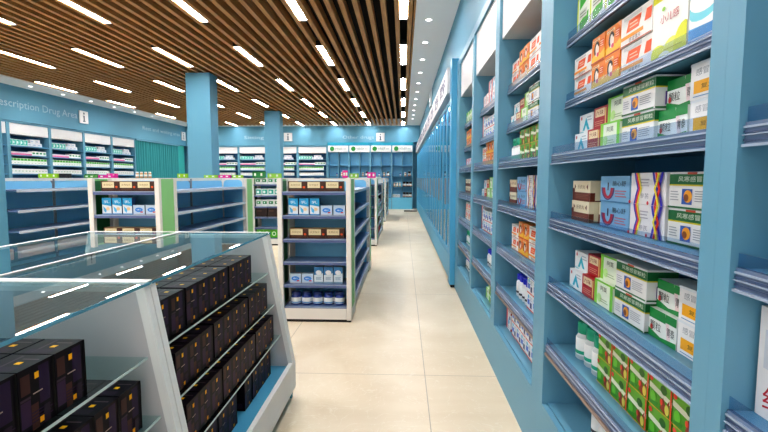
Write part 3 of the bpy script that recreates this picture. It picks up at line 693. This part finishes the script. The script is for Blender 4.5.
def gfill(where, x0, y, key, seq, gap=.006, ry=0):
    i = 0; x = x0; z = GZ[key]; sn = ['bottom', 'fifth', 'fourth', 'third', 'second', 'top'][key]
    for kind, cols, st, eg in seq:
        K = KIND[kind]
        for c in range(cols):
            i += 1
            for s in range(st):
                pos = ('upper, ' if s else 'lower, ') if st > 1 else ''
                place(kind, (x + K['w'] / 2, y + K['d'] / 2, z + .001 + s * (K['h'] + .001)), 0, f"{K['desc']}, {pos}{ORD[i - 1]} from left, {sn} shelf, {where}", f'{where} {sn} shelf goods')
            x += K['w'] + gap
        x += eg
    return
for w_, xc in (('aisle gondola end', -.91), ('gondola end behind case', -2.9)):
    xs = xc - .38 + .1
    y = 4.70
    gfill(w_, xs, y, 5, [('chocolate', 3, 1, 0)], gap=-.0 + .002)
    gfill(w_, xs - .0, y, 4, [('milk', 3, 1, .0), ('lowpack', 2, 1, 0)], gap=.012)
    gfill(w_, xs + .005, y, 3, [('chocolate', 3, 1, 0)], gap=.002)
    gfill(w_, xs, y, 1, [('lowpack', 2, 1, 0), ('tallblue', 3, 1, 0)], gap=.008)
    gfill(w_, xs, y, 0, [('tub', 5, 1, 0)], gap=.004)
for w_, xc in (('second aisle gondola end', -.95), ('green gondola end', -2.97)):
    xs = xc - .38 + .07
    for key, k_, n_, st in ((5, 'greenbox', 4, 1), (4, 'tealbox', 4, 1), (3, 'greenbox', 4, 1), (1, 'darkpack', 2, 1), (0, 'limepack', 3, 1)):
        if key == 1:
            gfill(w_, xs, 10.07, 2, [('darkpack', 2, 1, 0)], gap=.02); continue
        gfill(w_, xs, 10.07, key, [(k_, n_, st, 0)], gap=.01)
# goods on the aisle side of the second gondola
for kk, z in enumerate(GZ):
    for j in range(8):
        kd = ['darkpack', 'red', 'chocolate', 'wgreen', 'wpink', 'darkpack'][(kk + j // 3) % 6]
        K = KIND[kd]
        if K['h'] > .215 : kd = 'chocolate'; K = KIND[kd]
        if kk == 5: kd = 'wgreen'; K = KIND[kd]
        if K['h'] + z > 1.6: continue
        place(kd, (-.95 + .38 - .03 - K['d'] / 2, 10.56 + j * .29, z + .001), PI / 2, f"{K['desc']}, {ORD[j]} along, {['bottom', 'fifth', 'fourth', 'third', 'second', 'top'][kk]} shelf, aisle side of the second gondola", 'goods on the aisle side of the second gondola')
for kk, z in enumerate(GZ[:5]):
    for j in range(5):
        kd = ['chocolate', 'greenbox', 'red', 'tealbox', 'chocolate'][(kk + j) % 5]; K = KIND[kd]
        place(kd, (-.97 + .38 - .03 - K['d'] / 2, 16.3 + j * .4, z + .001), PI / 2, f"{K['desc']}, {ORD[j]} along, {['bottom', 'fifth', 'fourth', 'third', 'second'][kk]} shelf, furthest aisle gondola", 'goods on the aisle side of the furthest gondola')

# slim topper packs lying on the tops of the second-row gondolas
def topper(xa, xb, y, h, col, desc, z=1.502):
    b = MB(); m = mat(col, .5); b.box(xa, xb, y, y + .08, z, z + h, m)
    c2 = mat('#e9efe2', .5)
    n = max(2, int((xb - xa) / .12))
    for i in range(n):
        u = xa + (i + .3) * (xb - xa) / n; b.poly([(u, y - .001, z + h * .3), (u + .04, y - .001, z + h * .3), (u + .04, y - .001, z + h * .75), (u, y - .001, z + h * .75)], c2 if col != '#17151a' else mat('#2a262e', .5))
    tag(b.build('topper_pack', org=((xa + xb) / 2, y, z)), desc, 'carton')
topper(-8.37, -7.92, 10.2, .1, '#9ad02a', 'lime green pack lying on top of the gondola closest to the left wall')
topper(-7.88, -7.64, 10.2, .1, '#17151a', 'black pack beside the lime one on the gondola closest to the left wall')
topper(-7.27, -7.0, 10.2, .09, '#2a7a44', 'dark green pack on top of the second gondola from the left wall')
topper(-6.76, -6.54, 10.2, .1, '#e5259a', 'magenta pack on top of the second gondola from the left wall')
topper(-7.27, -6.95, 14.5, .14, '#9ad02a', 'lime green pack on the furthest row, left of the middle column', )
topper(-6.9, -6.53, 14.5, .14, '#7cc03a', 'leaf green pack on the furthest row, touching the middle column outline')
for i in range(4): place('amberjar', (-8.62 + i * .14, 14.55, 1.502), 0, f'orange and white jar, {ORD[i]} on top of the furthest row gondola near the left wall', 'jars on the furthest gondola')
topper(-5.28, -4.95, 11.7, .1, '#9ad02a', 'lime green pack on top of the gondola behind the middle column')
topper(-3.33, -3.05, 10.02, .14, '#1f7a3c', 'dark green pack on top of the teal carton gondola')
topper(-3.0, -2.7, 10.05, .1, '#8bc34a', 'light green pack on top of the teal carton gondola')
topper(-1.33, -1.22, 10.05, .16, '#e5259a', 'magenta pack at the far left on the second aisle gondola')
topper(-.78, -.60, 10.0, .12, '#e5259a', 'magenta pack on top of the second aisle gondola by the aisle')
topper(-1.18, -.98, 10.05, .1, '#8bc34a', 'light green pack on top of the second aisle gondola')
for xg, col, nm in ((-4.2 - .9, '#9ad02a', 'lime'), ):
    pass
for i, (xa, xb, col, nm) in enumerate(((-3.22, -3.02, '#9ad02a', 'lime green leaflet pack'), (-2.98, -2.8, '#e5259a', 'magenta leaflet pack'), (-2.76, -2.6, '#9ad02a', 'yellowish green leaflet pack'))):
    topper(xa, xb, 7.3, .045, col, nm + ' on the far end top of the gondola behind the glass case')
for i, (xa, xb, col, nm) in enumerate(((-5.22, -5.05, '#5aa648', 'green leaflet pack'), (-4.98, -4.72, '#e5259a', 'magenta leaflet pack'))):
    topper(xa, xb, 7.3, .045, col, nm + ' on the far end top of the gondola behind the near column')

# ------------------------------------------------------------------ left wall and back wall shelving
def small_unit(o, w, rz, label, group):
    """local: front faces -Y, x from 0..w, depth .4 behind"""
    r = empty('pharmacy_shelf', o, rz)
    tag(r, label, 'shelving', group)
    def bd(b, n, bevel=0):
        q = b.build(n, org=(0, 0, 0)); q.parent = r; return q
    for a in (0.001, w - .051):
        b = MB(); b.box(a, a + .05, 0, .4, 0, 3.05, BLUE); bd(b, 'side_panel')
    b = MB(); b.box(.052, w - .052, .02, .38, 2.7, 3.0, HEADW); bd(b, 'header_panel')
    b = MB(); b.box(.052, w - .052, .0, .4, 3.002, 3.05, BLUE); bd(b, 'top_rail')
    b = MB(); b.box(.052, w - .052, .38, .4, .1, 2.698, mat('#2f6f9c', .5)); bd(b, 'back_panel')
    b = MB(); b.box(.052, w - .052, .01, .378, 0, .5, BLUE); bd(b, 'base')
    for z in (.9, 1.3, 1.62, 1.88, 2.14, 2.40):
        b = MB(); b.box(.052, w - .052, .03, .378, z - .03, z, BLUE_IN); bd(b, 'shelf')
    return r
def wall_goods(M, w, bay):
    """M maps local (x, y, z) to world; returns nothing"""
    base_rz = M[1]
    def put(kind, x, z, y=.06, lab=''):
        K = KIND[kind]; p = M[0] @ Vector((x, y + K['d'] / 2, z + .001))
        place(kind, p, base_rz, f"{K['desc']} {lab}, {bay}", f'cartons {lab}, {bay}')
    lw = w - .16
    for i in range(5): put('wteal', .12 + i * .128, 2.40, lab='in the top row')
    for i in range(3): put('wwhite', .14 + 5 * .135 - .03 + (i + .0) * .172, 2.40, lab='at the bottom of the white stack')
    for i in range(2): put('wwhite', .14 + 5 * .135 + .06 + i * .178, 2.40 + .101, lab='on the white stack')
    for i in range(6): put('wpink', .12 + i * .127, 2.14, lab='in the second row')
    for i in range(4): put('wmark', .12 + 6 * .127 + .01 + i * .133, 2.14, lab='in the second row')
    n = int(lw / .118)
    for i in range(n): put('wgreen', .12 + i * .119, 1.88, lab='in the third row')
    for i in range(n): put('wplain', .12 + i * .119, 1.62, lab='in the fourth row')
WU = 1.47
bn = ['first left wall bay', 'second left wall bay', 'third left wall bay', 'fourth left wall bay', 'fifth left wall bay']
for i in range(5):
    ys = 12.01 - WU + i * WU
    o = (XL + .42, ys, 0)
    # front must face +X: rz = +90deg maps local -Y to +X, local +X to +Y
    small_unit(o, WU, PI / 2, f'blue pharmacy shelf unit with white header, {ORD[i]} from the camera along the left wall', 'shelf units along the left wall')
    if i: wall_goods((Matrix.Translation(o) @ Matrix.Rotation(PI / 2, 4, 'Z'), PI / 2), WU, bn[i])
for i in range(4):
    xs = -9.47 + i * 1.452
    o = (xs, YB - .42, 0)
    small_unit(o, 1.452, 0, f'blue pharmacy shelf unit with white header, {ORD[i]} from left on back wall', 'shelf units along the back wall')
    wall_goods((Matrix.Translation(o), 0), 1.452, ['first', 'second', 'third', 'fourth'][i] + ' back wall bay')

# teal curtain and panel in the corner
b = MB()
vs = []; n = 150; y0, y1 = 17.95, 21.45
for k in range(n + 1):
    t = k / n; y = y0 + (y1 - y0) * t; x = XL + .35 + .09 * math.sin(t * 2 * PI * 20) + .01 * math.sin(t * 40)
    vs += [(x, y, .05), (x, y, 3.0)]
b.faces(vs, [(2 * k, 2 * k + 2, 2 * k + 3, 2 * k + 1) for k in range(n)], TEAL, True)
cur = empty('curtain', (XL + .35, 19.7, 0)); tag(cur, 'pleated teal curtain hanging on the left wall below the waiting area lettering', 'curtain')
b.build('cloth', cur)
b = MB(); b.box(XL + .25, XL + .45, 17.93, 21.47, 3.003, 3.05, BLUE); b.build('pelmet', cur)
b = MB(); b.box(XL + .005, XL + .35, 21.48, 22.09, 0, 3.05, mat('#43b5b2', .5)); tag(b.build('wall_panel', org=(XL, 21.8, 0)), 'flat turquoise panel in the far left corner beside the curtain', 'panel')

# back-wall cabinets with green logo headers
def back_cab(x0, w, label):
    r = empty('display_cabinet', (x0 + w / 2, YB - .45, 0)); tag(r, label, 'cabinet', 'open cabinets with green logo headers on the back wall')
    yf, yb = YB - .45, YB - .01
    for a in (x0 + .001, x0 + w - .031):
        b = MB(); b.box(a, a + .03, yf, yb, .0, 3.05, BLUE); b.build('side_panel', r)
    xm = x0 + w / 2
    b = MB(); b.box(xm - .012, xm + .012, yf + .02, yb - .02, .56, 2.74, BLUE); b.build('divider', r)
    b = MB(); b.box(x0 + .032, x0 + w - .032, yb - .018, yb, .1, 2.74, GBLUE); b.build('back_panel', r)
    b = MB(); b.box(x0 + .032, x0 + w - .032, yf - .02, yb - .02, .0, .55, mat('#69b8d6', .4)); b.build('base', r)
    b = MB(); b.box(x0 + .001, x0 + w - .001, yf - .03, yb, 3.052, 3.2, mat('#1aa2c4', .4)); b.build('top_rail', r)
    b = MB(); b.box(x0 + .032, x0 + w - .032, yf - .03, yb, 2.75, 3.05, HEADW); h = b.build('header_panel', r)
    b = MB(); b.poly([(x0 + .22 + .11 * math.cos(t * PI / 12), yf - .032, 2.9 + .11 * math.sin(t * PI / 12)) for t in range(24)], mat('#1f8c3c', .4))
    b.text('中西成药', (x0 + .37, yf - .032, 2.84), (1, 0, 0), (0, 0, 1), .12, mat('#2a7a70', .4), .36)
    b.poly([(x0 + .76, yf - .032, 2.86), (x0 + .92, yf - .032, 2.86), (x0 + .92, yf - .032, 2.93), (x0 + .76, yf - .032, 2.93)], mat('#c9d2d2', .4)); b.build('header_logo', h)
    for z in (.57 + .0, 1.08, 1.58, 2.1):
        for a, c in ((x0 + .033, xm - .013), (xm + .013, x0 + w - .033)):
            b = MB(); b.box(a, c, yf + .03, yb - .02, z - .02, z, BLUE_IN); b.build('shelf', r)
PW = 1.03
for i in range(4):
    x0 = -3.64 + i * PW
    back_cab(x0, PW, f'blue open cabinet with green logo header, {ORD[i]} from left on back wall')
    cb = ORD[i] + ' logo cabinet'
    yb_ = YB - .3
    z = 1.581
    place('bluebottle', (x0 + .42, yb_, z), 0, f'small white bottle with blue cap, upper shelf, {cb}', 'bottles in logo cabinets')
    place('amberjar', (x0 + .66, yb_, z), 0, f'orange and white jar, upper shelf, {cb}', 'jars in logo cabinets')
    place('darkjar', (x0 + .86, yb_, z), 0, f'black jar with orange base, upper shelf, {cb}', 'dark jars in logo cabinets')
    if i == 3:
        for j in range(3):
            place('amberjar', (x0 + .14 + j * .13, yb_, 1.081), 0, f'orange and white jar, {ORD[j]} in the middle shelf row, {cb}', 'jars in logo cabinets')
            place('darkjar', (x0 + .61 + j * .153, yb_, 1.081), 0, f'black jar with orange base, {ORD[j]} in middle shelf row, {cb}', 'dark jars in logo cabinets')
            place('wplain', (x0 + .11 + j * .122, yb_, .571), 0, f'white carton with grey print, {ORD[j]} in the lowest row, {cb}', 'white cartons in the last logo cabinet')
            place('darkjar', (x0 + .61 + j * .153, yb_, .571), 0, f'black jar with orange base, {ORD[j]} in lowest row, {cb}', 'dark jars in logo cabinets')
b = MB(); b.box(.05, .62, 20.35, 20.75, .001, .07, mat('#5a5048', .6), top=mat('#e6ddd0', .5))
tag(b.build('floor_mat', org=(.3, 20.5, 0), bevel=.01), 'low pale box on the floor at the far end of the aisle', 'box')

# ------------------------------------------------------------------ glass display case (double sided) made of two units
TOPZ, XT, XB, XC, XLB, XLT = 1.136, -.895, -.735, -1.5, -2.27, -2.11
def case_panel(y0, y1, label):
    pr = [(XLB, .07), (XB, .07), (XB, .24), (XT, TOPZ - .012), (XLT, TOPZ - .012), (XLB, .24)]
    b = MB(); b.prism_y(pr, y0, y1, WHITE)
    # recessed frosted faces a hair proud of the slab, inset from its white edge
    e = .03
    def fr(y, flip):
        q = [(XLB + e, .24), (XB - e, .24), (XT - e, TOPZ - .03), (XLT + e, TOPZ - .03)]
        q = [(x, y, z) for x, z in q]
        b.poly(q if not flip else q[::-1], FROST)
    fr(y0 - .001, False); fr(y1 + .001, True)
    return b
def sx(z): return XB + (XT - XB) * (z - .24) / (TOPZ - .24)      # front slope
def display_case(y0, y1, p0, p1, label):
    r = empty('glass_display_case', (XC, (y0 + y1) / 2, 0)); tag(r, label, 'display case', 'glass display cases')
    for a, c in ((y0, y0 + p0), (y1 - p1, y1)):
        case_panel(a + .001, c - .001, '').build('end_panel', r)
    ia, ib = y0 + p0 + .002, y1 - p1 - .002
    b = MB(); b.box(XC - .008, XC + .008, ia, ib, .245, TOPZ - .02, mat('#dfe3e6', .3)); b.build('center_divider', r)
    b = MB(); b.box(XLB + .03, XB - .03, ia, ib, .2, .24, DECK); b.build('deck', r)
    for xr in (XB - .028, XLB):
        b = MB(); b.box(xr, xr + .028, ia, ib, .07, .262, WHITE); b.build('front_rail', r)
    b = MB(); b.box(XLB + .03, XB - .035, y0 + .02, y1 - .02, .02, .068, mat('#3c9ac4', .4)); b.build('kick_board', r)
    for xs in (XB - .05, XLB + .02):
        for ys in (y0 + .01, y1 - .04):
            b = MB(); b.box(xs, xs + .03, ys, ys + .03, 0, .069, mat('#4d97b0', .4)); b.build('foot', r)
    b = MB(); b.box(XC + .003, XT + .004, y0 + .001, y1 - .001, TOPZ - .01, TOPZ, GLASS_TOP); g = b.build('top_glass', r)
    b = MB(); b.box(XT + .0045, XT + .007, y0 + .001, y1 - .001, TOPZ - .01, TOPZ, GLASS_ED); b.build('glass_edge', g)
    b = MB(); b.box(XLT - .004, XC - .003, y0 + .001, y1 - .001, TOPZ - .01, TOPZ, GLASS_TOP); g = b.build('top_glass', r)
    b = MB(); b.box(XC - .0025, XC + .0025, y0 + .001, y1 - .001, TOPZ - .012, TOPZ + .001, WHITE); b.box(XC - .008, XC + .008, y0 + .014, y1 - .025, TOPZ + .001, TOPZ + .003, WHITE); b.box(XLT - .035, XLT - .005, y0 + .001, y1 - .001, TOPZ - .012, TOPZ + .001, WHITE)
    b.box(XLT, XT, y0 + .002, y0 + .013, TOPZ + .0005, TOPZ + .003, WHITE); b.box(XLT, XT, y1 - .024, y1 - .002, TOPZ + .0005, TOPZ + .003, WHITE); b.build('top_trim', r)
    for z in (.455, .662, .875):
        for sgn in (1, -1):
            xf = sx(z) - .045 if sgn == 1 else 2 * XC - sx(z) + .045
            a, c = (XC + .01, xf) if sgn == 1 else (xf, XC - .01)
            b = MB(); b.box(a, c, ia, ib, z - .008, z, GLASS); q = b.build('glass_shelf', r)
            b = MB(); xe = (c + .0005, c + .003) if sgn == 1 else (a - .003, a - .0005)
            b.box(*xe, ia, ib, z - .008, z, GLASS_E); b.build('glass_edge', q)
    return r
display_case(1.56, 3.02, .035, .07, 'far glass display case with white ends holding rows of black gift boxes')
display_case(.08, 1.555, .035, .035, 'near glass display case at the bottom left corner, holding black gift boxes')
def gifts(case, ystart, yend, z, zn, rowsN, skip=(), xo=.0):
    K = KIND['gift']
    for rw in range(rowsN):
        xf = sx(z) - .065 - xo - rw * (K['d'] + .006)
        y = ystart; i = 0
        while y - K['w'] > yend:
            if (i not in skip):
                place('gift', (xf - K['d'] / 2, y - K['w'] / 2, z + .001), PI / 2, f"black gift box, {ORD[i]} from far end, {['front', 'second', 'third'][rw]} row, {zn}, {case}", f'{case} gift boxes')
            y -= K['w'] + .004 + (.014 if i % 4 == 2 else 0); i += 1
gifts('far case', 2.68, 1.6, .875, 'top shelf', 2, xo=-.0)
gifts('far case', 2.86, 1.6, .662, 'middle shelf', 2)
gifts('far case', 2.86, 1.6, .455, 'lower shelf', 2)
gifts('far case', 2.82, 1.6, .24, 'deck', 2, skip=(4,), xo=.05)
gifts('near case', 1.24, .4, .875, 'top shelf', 3, xo=.0)
gifts('near case', 1.44, .4, .662, 'middle shelf', 2)
gifts('near case', 1.44, .4, .455, 'lower shelf', 1)

# ------------------------------------------------------------------ light
w = bpy.data.worlds.new('shop ambience'); S.world = w; w.use_nodes = True
nt = w.node_tree; bg = nt.nodes['Background']
bg.inputs[0].default_value = (1, .965, .93, 1); bg.inputs[1].default_value = 1.35
def area(name, loc, rot, sx_, sy_, e, col=(1, 1, 1)):
    d = bpy.data.lights.new(name, 'AREA'); d.shape = 'RECTANGLE'; d.size = sx_; d.size_y = sy_; d.energy = e; d.color = col
    o = bpy.data.objects.new(name, d); C.objects.link(o); o.location = loc; o.rotation_euler = rot
    return o
S.view_settings.view_transform = 'Standard'
S.view_settings.look = 'Medium High Contrast'
S.view_settings.exposure = -0.16
S.cycles.max_bounces = 8; S.cycles.diffuse_bounces = 4; S.cycles.glossy_bounces = 4; S.cycles.transparent_max_bounces = 16
S.cycles.caustics_reflective = False; S.cycles.caustics_refractive = False
S.cycles.sample_clamp_indirect = 3; S.cycles.blur_glossy = 1.0
S.cycles.use_denoising = True
